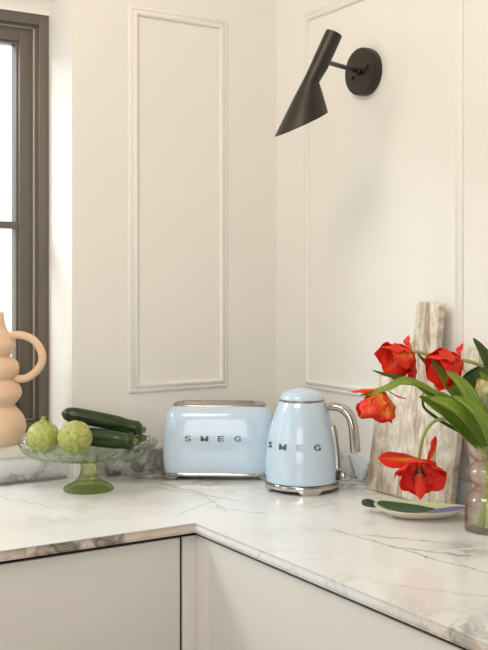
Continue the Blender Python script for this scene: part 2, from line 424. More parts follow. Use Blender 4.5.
# ================================================================== CABINETS
DY, DX = YF+.006, XF+.006      # door faces
gap = .0085; zd = T-.020-gap
xa = on(180, 560, 1, DY).x; xb = xa+.0065
def cabinet(name, label):
    return root(name, label, 'cabinet')
c = cabinet('base_cabinet', 'handleless white base cabinet under the window side of the marble worktop')
bm = nb(); box(bm, (-3.2, DY+.022, .1), (DX+.0215, W-.02, T-.0205)); mesh('carcass', bm, DARK, c, smooth=False)
bm = nb(); box(bm, (-1.75, DY+.004, zd+.0002), (DX+.0215, DY+.0215, T-.0203)); box(bm, (xa+.0005, DY+.005, .105), (xb-.0005, DY+.021, zd)); mesh('gap_shade_strip', bm, DARK, c, smooth=False)  # black strips stand in for the shade in the gaps
bm = nb(); box(bm, (-1.75, DY, .105), (xa, DY+.02, zd), .0012); mesh('door', bm, CAB, c)
bm = nb(); box(bm, (xb, DY, .105), (DX+.02, DY+.02, zd), .0008); mesh('filler_panel', bm, CAB, c)
bm = nb(); box(bm, (-3.2, DY+.06, 0), (DX+.055, DY+.075, .1)); mesh('plinth', bm, CAB, c, smooth=False)
ya = on(209, 560, 0, DX).y
c = cabinet('base_cabinet', 'handleless white base cabinet on the right, its wide plain front running towards the viewer')
bm = nb(); box(bm, (DX+.022, -3.2, .1), (W-.02, DY-.001+.02, T-.0205)); mesh('carcass', bm, DARK, c, smooth=False)
bm = nb(); box(bm, (DX+.004, -2.0, zd+.0002), (DX+.03, DY-.0005, T-.0203)); mesh('gap_shade_strip', bm, DARK, c, smooth=False)  # black strip painted in for the shaded gap under the slab
bm = nb(); box(bm, (DX, ya+.0012, .105), (DX+.02, DY-.0005, zd), .0008); mesh('filler_panel', bm, CAB, c)
bm = nb(); box(bm, (DX, -2.0, .105), (DX+.02, ya, zd), .0012); mesh('door', bm, CAB, c)
bm = nb(); box(bm, (DX+.06, -3.2, 0), (DX+.075, DY+.01, .1)); mesh('plinth', bm, CAB, c, smooth=False)

# ================================================================== LOGO LETTERS
def letter(ch, h):
    cu = bpy.data.curves.new('t', 'FONT'); cu.body = ch; cu.size = 1.0; cu.extrude = .06; cu.offset = .006
    cu.align_x = 'CENTER'
    o = bpy.data.objects.new('t', cu); COL.objects.link(o)
    bpy.context.view_layer.update()
    me = bpy.data.meshes.new_from_object(o.evaluated_get(bpy.context.evaluated_depsgraph_get()))
    bpy.data.objects.remove(o); bpy.data.curves.remove(cu)
    xs = [v.co.x for v in me.vertices]; ys = [v.co.y for v in me.vertices]
    x0, x1, y0, y1 = min(xs), max(xs), min(ys), max(ys)
    wide = {'M': 1.45}.get(ch, 1.2)*h
    for v in me.vertices:
        v.co = Vector(((v.co.x-(x0+x1)/2)/(x1-x0)*wide, (v.co.y-(y0+y1)/2)/(y1-y0)*h, v.co.z*h*1.6))
    if ch == 'M':
        bm = bmesh.new(); o_ = [(0, 0), (.2, 0), (.2, .62), (.43, .15), (.57, .15), (.8, .62), (.8, 0), (1, 0), (1, 1), (.8, 1), (.5, .38), (.2, 1), (0, 1)]
        lo_ = [bm.verts.new(((x-.5)*wide, (y-.5)*h, -h*.1)) for x, y in o_]; hi_ = [bm.verts.new(((x-.5)*wide, (y-.5)*h, h*.1)) for x, y in o_]
        bm.faces.new(hi_); bm.faces.new(lo_[::-1])
        for i in range(len(o_)):
            j = (i+1) % len(o_); bm.faces.new((lo_[i], lo_[j], hi_[j], hi_[i]))
        bmesh.ops.triangulate(bm, faces=bm.faces[:]); me = bpy.data.meshes.new('logo_letter'); bm.to_mesh(me); bm.free()
    me.name = 'logo_letter'; me.materials.append(LETTER)
    return me
LET = [letter(ch, .0135) for ch in 'SMEG']
def put_letter(me, parent, pos, normal):
    o = bpy.data.objects.new('logo_letter', me); COL.objects.link(o); o.parent = parent
    z = Vector(normal).normalized(); y = Vector((0, 0, 1)); y = (y-z*y.dot(z)).normalized(); x = y.cross(z)
    M = Matrix((x, y, z)).transposed().to_4x4(); M.translation = pos
    o.matrix_local = M; return o

# ================================================================== TOASTER
tc = P(219.8, 0, 2.59); TA = radians(-34)
toaster = root('toaster', 'pastel blue rounded toaster with chrome base in the corner of the worktop', 'toaster', (tc.x, tc.y, T), TA)
secs = [(.017, .1375, .073, 5), (.022, .1395, .0755, 5), (.045, .1415, .0775, 5), (.08, .142, .078, 5), (.115, .1405, .077, 5), (.14, .1375, .0745, 4.6),
        (.155, .1345, .0715, 4.3), (.166, .130, .0665, 4), (.174, .1235, .0600, 4), (.179, .116, .0535, 4), (.1815, .110, .0485, 4)]
ss = smoothpath(secs, 3)
def tsec(z):
    for a, b in zip(ss, ss[1:]):
        if a[0] <= z <= b[0]:
            f = (z-a[0])/(b[0]-a[0]); return [p+(q-p)*f for p, q in zip(a, b)]
bm = nb(); skin(bm, [[(x, y, s[0]) for x, y in superell(s[1], s[2], s[3])] for s in ss]); mesh('body', bm, BLUE, toaster)
bm = nb()
skin(bm, [[(x, y, z) for x, y in superell(a, b, 5)] for z, a, b in ((.0095, .136, .070), (.0105, .1395, .0745), (.013, .1405, .0765), (.0165, .1400, .0765), (.0185, .1385, .0750))])
mesh('base_trim', bm, CHROME, toaster)
for sx in (-1, 1):
    for sy in (-1, 1):
        bm = nb(); x0 = sx*.118; y0 = sy*.056
        skin(bm, [[(x0+x, y0+y, z) for x, y in superell(a, b, 3, 24)] for z, a, b in ((0, .013, .012), (.002, .0145, .0135), (.008, .021, .019), (.0125, .026, .023))])
        mesh('foot', bm, CHROME, toaster)
# chrome top plate with two long bread slots (dark wells)
bm = nb(); skin(bm, [[(x, y, z) for x, y in superell(a, b, 4)] for z, a, b in ((.1785, .118, .0500), (.1828, .1175, .0495), (.1848, .1155, .0475), (.1855, .112, .044))]); top = mesh('top_plate', bm, STEEL, toaster)
for y0 in (-.019, .019):
    bm = nb(); skin(bm, [[(x-.004, y+y0, z) for x, y in superell(a, b, 6, 48)] for z, a, b in ((.1850, .095, .0135), (.1864, .0945, .013), (.1864, .0915, .0105), (.1858, .0915, .0105))], True, True)
    mesh('bread_slot', bm, [STEEL], toaster, angle=30)
    bm = nb(); box(bm, (-.094, y0-.0103, .1853), (.086, y0+.0103, .1863)); mesh('slot_well', bm, BLACKP, toaster, smooth=False)
bm = nb(); box(bm, (.139, -.006, .10), (.1425, .006, .155), .001); mesh('lever_slot', bm, BLACKP, toaster)
bm = nb(); box(bm, (.1395, -.014, .137), (.158, .014, .147), .004); mesh('lever', bm, CHROME, toaster)
bm = nb(); tube(bm, [(.1395, 0, .06), (.148, 0, .06), (.156, 0, .06)], [.016, .016, .014], 32); mesh('browning_knob', bm, CHROME, toaster)
for me, xx in zip(LET, (-.0745, -.0335, .0075, .0485)):
    s = tsec(.105); y = -s[2]*(1-abs(xx/s[1])**s[3])**(1/s[3])
    put_letter(me, toaster, (xx, y+.0004, .105), (0, -1, .02))

# ================================================================== KETTLE
kc = P(302, 0, 2.42); KA = radians(-52)
kettle = root('kettle', 'pastel blue domed kettle with curved chrome handle, right of the toaster', 'kettle', (kc.x, kc.y, T), KA)
prof = smoothpath([(.0845, .0205), (.0865, .024), (.0872, .045), (.0862, .073), (.0838, .100), (.0796, .128), (.0734, .155), (.0656, .181), (.0588, .199), (.0540, .2085), (.0525, .2105)], 4)
bm = nb(); lathe(bm, prof, 96); mesh('body', bm, BLUE, kettle)
bm = nb(); lathe(bm, [(.0505, .2095), (.0545, .2108), (.0545, .2135), (.0520, .2145)], 96); mesh('lid_ring', bm, STEEL, kettle)
bm = nb(); lathe(bm, smoothpath([(.0525, .2140), (.0530, .2160), (.0505, .2225), (.0450, .2285), (.0360, .2335), (.0250, .2368), (.0225, .2372)], 3), 96); lid = mesh('lid', bm, BLUE, kettle)
bm = nb(); lathe(bm, [(.021, .2360), (.0215, .2385), (.019, .2400), (.010, .2408), (.001, .2409)], 48); mesh('lid_button', bm, BLUE, lid)
bm = nb(); lathe(bm, [(.082, .0085), (.0865, .0095), (.0888, .013), (.0888, .0185), (.0872, .0210), (.082, .0212)], 96); mesh('base_trim', bm, CHROME, kettle)
bm = nb(); lathe(bm, [(.0858, .0196), (.0875, .0200), (.0875, .0222), (.086, .0226)], 96); mesh('seam', bm, BLACKP, kettle)
bm = nb(); lathe(bm, [(.070, .004), (.073, .0045), (.073, .010), (.070, .010)], 64); mesh('power_base', bm, BLACKP, kettle)
for a in (30, 120, 210, 300):
    bm = nb(); rings = []
    for z, e in ((0, .00), (.002, .002), (.009, .007), (.0125, .010)):
        half = radians(12)+e*14; r0, r1 = .066, .0872+min(.0012, e*.3)
        ring = [(r1*cos(q), r1*sin(q), z) for q in [radians(a)-half+2*half*i/8 for i in range(9)]]
        ring += [(r0*cos(q), r0*sin(q), z) for q in [radians(a)+half-2*half*i/8 for i in range(9)]]
        rings.append(ring)
    skin(bm, rings); mesh('foot', bm, CHROME, kettle)
# handle: broad chrome strap leaving high on the body and curling down
hp = smoothpath([(.050, 0, .196), (.066, 0, .199), (.086, 0, .199), (.104, 0, .193), (.118, 0, .178), (.125, 0, .155), (.128, 0, .130), (.1295, 0, .108), (.1300, 0, .098), (.1302, 0, .0945)], 5)
rad = []
for i in range(len(hp)):
    f = i/(len(hp)-1); r = .0115+.0048*min(1, f*3)
    if f > .93: r *= sqrt(max(.05, 1-((f-.93)/.07)**2*.7))
    rad.append(r)
bm = nb(); tube(bm, hp, rad, 24, flat=.72); mesh('handle', bm, CHROME, kettle)
# spine with water gauge down the handle side
bm = nb(); rings = []
for rr, zz in smoothpath([(.0755, .155), (.0810, .130), (.0846, .100), (.0868, .073), (.0877, .055)], 4):
    rings.append([((rr-.010)*1, -.012, zz), ((rr+.0035), -.010, zz), ((rr+.0055), -.005, zz), ((rr+.0055), .005, zz), ((rr+.0035), .010, zz), ((rr-.010), .012, zz)])
skin(bm, rings); mesh('gauge_spine', bm, STEEL, kettle)
bm = nb(); rings = []
for rr, zz in smoothpath([(.0787, .145), (.0824, .122), (.0856, .096), (.0873, .073)], 4):
    rings.append([((rr-.002)*1, -.006, zz), ((rr+.0048), -.005, zz), ((rr+.0050), .005, zz), ((rr-.002), .006, zz)])
skin(bm, rings); mesh('water_gauge', bm, BLACKP, kettle)
bm = nb(); box(bm, (.082, -.012, .028), (.0945, .012, .048), .003); mesh('switch_housing', bm, BLACKP, kettle)
bm = nb(); tube(bm, [(.093, 0, .038), (.1005, 0, .038), (.105, 0, .038)], [.0065, .0085, .0075], 24); mesh('switch_knob', bm, CHROME, kettle)
# short spout opposite the handle
bm = nb(); rings = []
for f in range(6):
    q = f/5
    wdt = .017*(1-.45*q); rings.append([(-.046-.009*q, wdt, .196+.006*q), (-.056-.009*q, 0, .180+.016*q), (-.046-.009*q, -wdt, .196+.006*q), (-.046-.010*q, 0, .2075)])
skin(bm, rings); mesh('spout', bm, CHROME, kettle)
for me, az in zip(LET, (-47, -16, 13, 42)):
    a = radians(-90+az); rr, nz = .0826, .16
    put_letter(me, kettle, (rr*cos(a), rr*sin(a), .1105), (cos(a), sin(a), nz))

# ================================================================== WALL LAMP
lc = on(367.5, 72.5, 0, W)
lamp = root('wall_lamp', 'dark bronze wall lamp with slanted conical shade on the right-hand wall', 'wall lamp', lc)
def lpt(p): return Vector(p)-lc
bm = nb(); rings = []
for x, r in ((0, .0575), (-.004, .0590), (-.023, .0590), (-.026, .0575), (-.0265, .055)):
    rings.append([(x, r*cos(2*pi*i/64), r*sin(2*pi*i/64)) for i in range(64)])
skin(bm, rings); mesh('wall_plate', bm, LAMPM, lamp)
for (yy, zz) in ((.028, -.012), (-.030, .008)):
    bm = nb(); tube(bm, [(-.026, yy, zz), (-.031, yy, zz), (-.033, yy, zz)], [.0055, .0055, .003], 20); mesh('knob', bm, BLACKP, lamp)
ld = 2.30
joint = P(328.0, 62.5, ld)
a0 = Vector((-.024, .002, .0)); a1 = lpt(joint)
bm = nb(); tube(bm, [a0, a0.lerp(a1, .5), a1], .0055, 16); mesh('arm', bm, LAMPM, lamp)
bm = nb(); tube(bm, [a0, a0+(a1-a0).normalized()*.026], .0085, 20); mesh('arm_socket', bm, LAMPM, lamp)
# shade: straight back edge, neck tube, then a cone that flares on one side and is cut on the slant
L_ = [(326.0, 30), (311.5, 62), (306.5, 73), (302.5, 81), (293, 99), (274.5, 136.5)]
R_ = [(342.0, 37), (327.5, 69), (322.3, 77.5), (319.2, 82.5), (322.5, 93), (328, 112)]
rings = []; n = 48
pw = [(P(*l, ld), P(*r_, ld)) for l, r_ in zip(L_, R_)]
# the rim ellipse leans a little so its mouth faces down and back
for k, (a, b) in enumerate(pw):
    c = (a+b)/2; h = (a-b)/2; rd = h.length*(1 if k < 4 else (.93 if k == 4 else .80))
    rings.append([lpt(c+h*cos(2*pi*i/n)+D*(rd*sin(2*pi*i/n))+U*(0 if k < 5 else 0.012*sin(2*pi*i/n))) for i in range(n)])
bm = nb()
inner = []
for rg in rings[::-1][:3]:
    cc = sum(rg, Vector())/n; inner.append([cc+(p-cc)*.965+Vector((0, 0, .0008)) for p in rg])
top0 = rings[0]; cc = sum(top0, Vector())/n; ax = (sum(rings[0], Vector())-sum(rings[1], Vector())).normalized()
capr = [[cc+(p-cc)*s+ax*h for p in top0] for s, h in ((.55, .0016), (.93, .0012))]
skin(bm, capr+rings+inner, True, True); mesh('shade', bm, LAMPM, lamp, angle=35)
bm = nb(); cb = (pw[4][0]+pw[4][1])/2; lathe(bm, smoothpath([(.002, -.018), (.013, -.012), (.015, 0), (.009, .015), (.008, .024)], 3), 24, lpt(cb+Vector((0, 0, .01)))); mesh('bulb', bm, mat('frosted_bulb', (.8, .78, .72, 1), .4), lamp)

# ================================================================== STONE BOARDS
def board(name, label, m, outline, x0, lean, z_ref, thick, holes=None, rnd=.012):
    """outline in (y, z) metres on a plane leaning to the wall: x = x0 + lean*(z-T)"""
    o = root(name, label, 'cutting board', (x0, outline[0][0], T))
    # round the corners
    pts = []
    nO = len(outline)
    for i in range(nO):
        p, q, s = Vector(outline[i-1]), Vector(outline[i]), Vector(outline[(i+1) % nO])
        rr = min(rnd, (p-q).length*.45, (s-q).length*.45)
        a, b = q+(p-q).normalized()*rr, q+(s-q).normalized()*rr
        for k in range(6):
            u_ = k/5; pts.append(a*(1-u_)**2+q*2*u_*(1-u_)+b*u_*u_)
    bm = nb(); ctr = sum(pts, Vector((0, 0)))/len(pts)
    cs = 1/sqrt(1+lean*lean)
    def ring(off, sc):
        rr = []
        for p in pts:
            dv = (p-ctr); q = ctr+dv*(1-sc/max(dv.length, .01))
            rr.append((lean*(q.y-T)+off*cs, q.x-outline[0][0], q.y-T-off*lean*cs))
        return rr
    skin(bm, [ring(0, .003), ring(.0012, .0008), ring(.003, 0), ring(thick-.003, 0), ring(thick-.001, .0008), ring(thick, .003)])
    mn = min(v.co.z for v in bm.verts); bmesh.ops.translate(bm, verts=bm.verts[:], vec=(0, 0, -mn+.0002))
    mesh('slab', bm, m, o, angle=50); return o
def onlean(px, py, x0, lean):
    # intersect the pixel ray with x = x0 + lean*(z-T)
    q = D+R*((px-CX)/F)+U*((HY-py)/F)
    s = (x0+lean*(CAM.z-T)-CAM.x)/(q.x-lean*q.z); p = CAM+q*s; return (p.y, p.z)
bx, bl = -.062, .085
ol = [onlean(*p, bx, bl) for p in ((366, 488), (449, 508), (457, 440), (463, 375), (436, 350), (440, 303), (417, 302), (413, 343), (383, 345))]
ol[0] = (ol[0][0], T); ol[1] = (ol[1][0], T)
board('cutting_board', 'tall beige veined stone board with narrow handle leaning on the wall behind the tulips', BOARD, ol, bx, bl, T, .018)
bx2, bl2 = -.036, .065
ol = [onlean(*p, bx2, bl2) for p in ((474, 516), (560, 540), (556, 440), (540, 420), (482, 402), (478, 350), (463, 346), (462, 398), (464, 412))]
ol[0] = (ol[0][0], T); ol[1] = (ol[1][0], T)
board('cutting_board', 'paler stone board mostly hidden behind the glass vase and tulip leaves', BOARD2, ol, bx2, bl2, T, .013)

# ================================================================== PLATE
pc = on(419.5, 516.5, 2, T)
plate = root('dish', 'shallow cream leaf-shaped dish painted green and purple, below the drooping tulip', 'dish', (pc.x, pc.y, T), radians(-45))
DISH = mat('painted_dish_glaze', (.8, .72, .6, 1), .5, Specular_IOR_Level=.25)
t = NT(DISH); v = t.obj(); sp = t.new('ShaderNodeSeparateXYZ'); t.set(sp.inputs[0], v)
nz = t.math('MULTIPLY', t.math('SUBTRACT', t.noise(v, 14, 2), .5), .03)
xw = t.math('ADD', sp.outputs[0], nz); yw = sp.outputs[1]
def ell(cx, cy, a, b):
    p = t.math('POWER', t.math('DIVIDE', t.math('SUBTRACT', xw, cx), a), 2.0); q = t.math('POWER', t.math('DIVIDE', t.math('SUBTRACT', yw, cy), b), 2.0)
    return t.math('LESS_THAN', t.math('ADD', p, q), 1.0)
c1 = t.mix(ell(-.030, .010, .060, .040), (.56, .60, .36, 1), (.020, .070, .028, 1))
c1 = t.mix(ell(.058, -.004, .042, .030), c1, (.19, .17, .36, 1))
t.set(t.b.inputs['Base Color'], c1)
bm = nb(); rings = []
for s, z in ((.50, .0), (.56, .0005), (.80, .008), (.95, .0145), (1.0, .0180), (.995, .0192), (.97, .0188), (.88, .0160), (.70, .0135), (.3, .0125)):
    ring = []
    for i in range(72):
        a = 2*pi*i/72; r = 1+.03*cos(3*a+.5)
        x = .098*cos(a)*r*s; y = .060*sin(a)*r*s*(1-.18*cos(a))
        ring.append((x, y, z+(.006*(abs(cos(a))**2)*s*s if s > .6 else 0)))
    rings.append(ring)
skin(bm, rings)
bm.faces.ensure_lookup_table()
for i, f in enumerate(bm.faces): f.material_index = 1 if i < 72*5 or i == 72*9 else 0
mesh('bowl', bm, [DISH, mat('cream_glaze', (.74, .63, .48, 1), .25)], plate)
bm = nb(); tube(bm, smoothpath([(-.088, .004, .017), (-.098, .006, .020), (-.108, .008, .022), (-.118, .011, .022), (-.123, .012, .022)], 3), [.006, .008, .010, .012, .013, .0135, .0138, .0138, .013, .011, .009, .006, .003][:13], 16, flat=.6)
h = mesh('handle', bm, mat('dark_green_glaze', (.010, .035, .018, 1), .2), plate); h['label'] = 'glossy dark green knob handle'

# ================================================================== CERAMIC VASE ON THE SILL
vc = Vector((on(-7, 440, 1, .10).x, .10, SILLZ)); vd = (vc-CAM).dot(D); k = vd/F
vase = root('ceramic_vase', 'peach ceramic vase of stacked bulges with round loop handle on the window sill', 'vase', vc, radians(-32))
zz = lambda py: CAM.z-(py-HY)*k-SILLZ
vp = [(26, 443), (30, 438), (33.5, 430), (34, 424), (31, 415), (25, 408), (22, 405), (25, 401), (29.5, 394), (28, 386), (23, 380), (21.5, 378), (24.5, 375), (27, 368), (25, 361), (18.5, 356.5), (17.5, 355), (21, 351), (23, 344), (20, 336), (14.5, 329), (12, 321), (11, 312)]
pr = [(min(r_*k, .0999), max(0.0, zz(py)-zz(443.0))) for r_, py in vp]
pr = [(r_*.96, z) for r_, z in pr]
pr = smoothpath(pr, 3)
bm = nb(); inn = [(r_-.005, z) for r_, z in pr[::-1][:12]]
lathe(bm, pr+[(pr[-1][0]-.002, pr[-1][1]+.0015)]+inn, 72); mesh('body', bm, PEACH, vase, angle=70)
# handle loop in the image-facing plane
def vh(px, py): return ((px+7)*k, 0, zz(py)-zz(443.0))
hpth = smoothpath([vh(8, 337), vh(14, 334.5), vh(24, 335), (vh(34, 340)), vh(41, 350), vh(42, 361), vh(36, 371), vh(26, 377.5), vh(17, 378), vh(11, 376.5)], 5)
bm = nb(); tube(bm, hpth, .0098, 20, up=Vector((0, 1, 0))); mesh('handle', bm, PEACH, vase)

# ================================================================== CAKE STAND
sc_ = on(89, 486, 2, T); sc_ = Vector((sc_.x, min(sc_.y, -.150), T))
q = P(88.5, 486, (sc_-CAM).dot(D)); sc_ = Vector((q.x, q.y, T))
stand = root('cake_stand', 'pressed glass cake stand with fluted plate and green foot, holding courgettes', 'cake stand', sc_)
bm = nb(); fp = smoothpath([(.0560, .0), (.0585, .0015), (.0590, .005), (.0560, .0085), (.0430, .0150), (.0300, .0230), (.0220, .0340), (.0185, .0470), (.0180, .0560), (.0200, .0660), (.0260, .0740), (.034, .0785)], 4)
rings = []
for r_, z in fp:
    am = .045 if .01 < z < .07 else .012
    rings.append([((r_*(1+am*cos(12*2*pi*i/96)))*cos(2*pi*i/96), (r_*(1+am*cos(12*2*pi*i/96)))*sin(2*pi*i/96), z) for i in range(96)])
skin(bm, rings); mesh('foot', bm, GREENG, stand)
bm = nb(); N = 320; NL = 32; rings = []
def fl(r_, z, s_, i, up_=1):
    a = 2*pi*i/N; g = max(0, (r_-.06)/.10)**1.2
    tw = .35*g
    wv_ = cos(NL*(a+tw)); rr = r_*(1+.022*g*wv_)
    return (rr*cos(a), rr*sin(a), z+.0058*g*wv_)
lowp = [(.030, .0780), (.060, .0790), (.095, .0815), (.125, .0865), (.145, .0935), (.156, .1010), (.1605, .1060)]
topp = [(.1610, .1085), (.1570, .1080), (.150, .1015), (.140, .0965), (.120, .0905), (.090, .0860), (.055, .0835), (.020, .0830)]
for r_, z in smoothpath(lowp+topp, 2): rings.append([fl(r_, z, 1, i) for i in range(N)])
skin(bm, rings); pl = mesh('plate', bm, PALEG, stand)
pl['label'] = 'clear fluted glass plate with scalloped rim'

# ---- vegetables on the stand
def SP(px, py, dd): return P(px, py, (sc_-CAM).dot(D)+dd)
def courgette(label, p0, p1, r0, r1, bend, rot=0):
    p0, p1 = Vector(p0), Vector(p1); L = (p1-p0).length
    o = root('courgette', label, 'courgette', (p0+p1)/2, group='dark green courgettes on the cake stand')
    dirv = (p1-p0).normalized(); o.rotation_mode = 'QUATERNION'; o.rotation_quaternion = dirv.to_track_quat('X', 'Z')
    pts = []; rad = []
    for i in range(33):
        f = i/32; x = -L/2+L*f; r_ = r0+(r1-r0)*f
        e = 1.0
        if f < .16: e = sqrt(max(0.02, 1-((.16-f)/.16)**2))
        if f > .94: e = 1-.45*((f-.94)/.06)**1.5
        if .7 < f: e *= 1-.10*sin(pi*min(1, (f-.7)/.24))
        pts.append((x, 0, bend*(1-(2*f-1)**2))); rad.append(r_*e)
    bm = nb(); fr = frames(pts); rings = []
    for (p, tt, nn, bb), r_ in zip(fr, rad):
        rings.append([p+(nn*cos(2*pi*k_/30)+bb*sin(2*pi*k_/30))*r_*(1+.018*cos(5*2*pi*k_/30)) for k_ in range(30)])
    skin(bm, rings); mesh('fruit', bm, COURG, o, angle=60)
    bm = nb(); e = Vector(pts[-1]); rr = rad[-1]
    rings = []
    for x, s in ((-.002, .88), (.003, .74), (.007, .68), (.0095, .70), (.0105, .5)):
        rings.append([(e.x+x, e.y+rr*s*(1+.13*cos(5*2*pi*i/30))*cos(2*pi*i/30), e.z+rr*s*(1+.13*cos(5*2*pi*i/30))*sin(2*pi*i/30)) for i in range(30)])
    skin(bm, rings); mesh('stalk', bm, STUBD, o); return o
courgette('dark green courgette, uppermost, lying across the other two on the cake stand', SP(61.5, 413.5, .035), SP(141.5, 429.5, .055), .0190, .0180, .003)
courgette('dark green courgette in front, its cut stalk end beside the round ones', SP(78, 436, .028), SP(134, 442, -.012), .0205, .0215, 0)
courgette('dark green courgette furthest back, only its stalk end showing at the right', SP(78, 433, .075), SP(142.5, 438, .055), .0155, .0165, 0)
def round_c(label, c, r, tilt, az):
    o = root('round_courgette', label, 'courgette', c, group=None)
    o.rotation_euler = (tilt, 0, az)
    bm = nb(); rings = []
    for i in range(1, 26):
        th = pi*i/26; rr = r*sin(th)**.92; z = -r*.94*cos(th)
        if z > .55*r: rr *= 1-.10*((z/r-.55)/.4)
        rings.append([(rr*(1+.022*cos(8*2*pi*k_/64))*cos(2*pi*k_/64), rr*(1+.022*cos(8*2*pi*k_/64))*sin(2*pi*k_/64), z) for k_ in range(64)])
    skin(bm, rings); mesh('fruit', bm, ROUND, o, angle=60)
    bm = nb(); rings = []
    for z, s in ((.86, .42), (.93, .25), (1.00, .16), (1.10, .12), (1.20, .13), (1.22, .09)):
        rings.append([(r*s*(1+.15*cos(5*2*pi*k_/30))*cos(2*pi*k_/30)+r*.05*(z-.9), r*s*(1+.15*cos(5*2*pi*k_/30))*sin(2*pi*k_/30), r*z) for k_ in range(30)])
    skin(bm, rings); mesh('stalk', bm, STUB, o); return o
round_c('pale green round courgette with upright stalk, left on the cake stand', SP(43, 436.5, -.030), .0385, radians(4), 0)
round_c('pale green round courgette tipped on its side, in front of the dark ones', SP(75, 437.5, -.062), .0395, radians(128), radians(-32+14))

# ================================================================== TULIPS AND GLASS VASE
gd = 2.02; gp = P(490, 0, gd); gc = Vector((gp.x, gp.y, T)); kg = gd/F
gv = root('glass_vase', 'pink-tinted glass vase with stacked bulges at the right edge, holding tulips', 'vase', gc)
gz = lambda py: max(0.0, CAM.z-(py-HY)*kg-T)
g0 = [(24, 531), (25, 529.5), (25, 520), (25, 508), (24.5, 499), (20, 492.5), (15.5, 488), (15, 486), (18, 483), (23, 478), (24, 473), (21.5, 467), (16.5, 462.5), (15.5, 461), (18.5, 458), (23, 453), (25, 447), (25.8, 438.5)]
go = smoothpath([(r_*kg, gz(py)) for r_, py in g0], 3)
gi = [(max(.004, r_-.0022), max(z, .004)) for r_, z in go[::-1]]
bm = nb(); lathe(bm, go+[(go[-1][0]-.0011, go[-1][1]+.0008)]+gi, 72); mesh('body', bm, PINKG, gv, angle=70)
wl = .075
wi = [(r_-.0004, z+.0003) for r_, z in gi[::-1] if z <= wl]
bm = nb(); lathe(bm, wi, 72); mesh('water', bm, WATER, gv, angle=70)

def GP(px, py, dd=0.0): return P(px, py, gd+dd)
def ribbon(bm, path, widths, normal, cup=.25, wave=0, seed=0, nseg=8):
    """leaf or petal: strip along a path, cupped across its width; writes UVs (u across, v along)"""
    uvl = bm.loops.layers.uv.verify()
    path = [Vector(p) for p in path]; n_ = len(path); rows = []
    for i, p in enumerate(path):
        tt = (path[min(i+1, n_-1)]-path[max(i-1, 0)]).normalized()
        nn = Vector(normal[i]) if hasattr(normal[0], '__len__') else Vector(normal)
        nn = (nn-tt*nn.dot(tt)).normalized(); bb = tt.cross(nn); wd = widths[i]; row = []
        for j in range(nseg+1):
            s = 2*j/nseg-1
            off = cup*wd*(s*s) + wave*wd*abs(s)**1.5*sin(seed*1.7+i*1.15+s*2.3)
            sh = wave*.8*wd*abs(s)**3*cos(seed+i*2.1+s)
            row.append(bm.verts.new(p+bb*(s*wd)+nn*off+tt*sh))
        rows.append(row)
    for i in range(n_-1):
        for j in range(nseg):
            f = bm.faces.new((rows[i][j], rows[i][j+1], rows[i+1][j+1], rows[i+1][j]))
            for lp, (uu, vv) in zip(f.loops, ((j, i), (j+1, i), (j+1, i+1), (j, i+1))): lp[uvl].uv = (uu/nseg, vv/(n_-1))
def fin(name, bm, m, parent, thick=.0007):
    me = bpy.data.meshes.new(name)
    for f in bm.faces: f.smooth = True
    bm.to_mesh(me); bm.free(); me.materials.append(m)
    o = bpy.data.objects.new(name, me); COL.objects.link(o); o.parent = parent
    sd = o.modifiers.new('d', 'SUBSURF'); sd.levels = sd.render_levels = 1
    s = o.modifiers.new('s', 'SOLIDIFY'); s.thickness = thick; s.offset = 0
    return o
def wprof(n_, wmax, shape='leaf'):
    out = []
    for i in range(n_):
        f = i/(n_-1)
        if shape == 'leaf': w_ = (sin(pi*min(1, f*.86+.14)**.9))**.8 if f < 1 else .02
        else: w_ = (.30+.70*sin(pi*min(.98, f*.70+.02)))*sqrt(max(0.0, 1-max(0, (f-.62)/.38)**2.2))
        out.append(max(wmax*w_, wmax*.03))
    return out
def tulip(label, stempts, rad=.0036):
    base = Vector(stempts[0]); o = root('tulip', label, 'tulip', base, group=None)
    pts = smoothpath([tuple(Vector(p)-base) for p in stempts], 6)
    bm = nb(); tube(bm, pts, rad, 12); mesh('stem', bm, STEM, o)
    return o, base
def leaf(o, base, pts, wmax, nrm, m=LEAF, cup=.35, wave=.05, seed=0):
    wmax *= 1.3
    pts = smoothpath([tuple(Vector(p)-base) for p in pts], 6)
    bm = nb(); ribbon(bm, pts, wprof(len(pts), wmax), nrm, cup, wave, seed); return fin('leaf', bm, m, o)
def petal(o, origin, axis, out, length, width, open0, open1, m, curl=.3, seed=0, wave=.16):
    """petal from origin; axis = flower direction, out = sideways direction; open = angle from axis at base/tip"""
    axis = Vector(axis).normalized(); out = Vector(out); out = (out-axis*out.dot(axis)).normalized()
    n_ = 13; length *= 1.6; width *= 1.62; p = Vector(origin)+out*.0035; pts = [p.copy()]; nr = []
    for i in range(n_):
        f = i/(n_-1); a = open0+(open1-open0)*f**1.1
        dr = axis*cos(a)+out*sin(a); nr.append(axis*sin(a)-out*cos(a))
        p = p+dr*(length/n_); pts.append(p.copy())
    nr.append(nr[-1])
    bm = nb(); ribbon(bm, pts, wprof(len(pts), width, 'petal'), nr, curl, wave, seed, 10)
    return fin('petal', bm, m, o, .0006)
def flower(o, base, at, axis, spec, sd=0):
    """spec rows: (azimuth deg, length, width, open0, open1, material)"""
    axis = Vector(axis).normalized(); ref = U if abs(axis.dot(U)) < .9 else R
    e1 = (ref-axis*ref.dot(axis)).normalized(); e2 = axis.cross(e1)
    for i, (az, ln, wd, o0, o1, m) in enumerate(spec):
        a = radians(az); petal(o, Vector(at)-base, axis, e1*cos(a)+e2*sin(a), ln, wd, radians(o0), radians(o1), m, seed=sd+i*1.9)
IM = lambda x, y, z=0.0: (R*x+U*y+D*z)          # direction: right, up, away

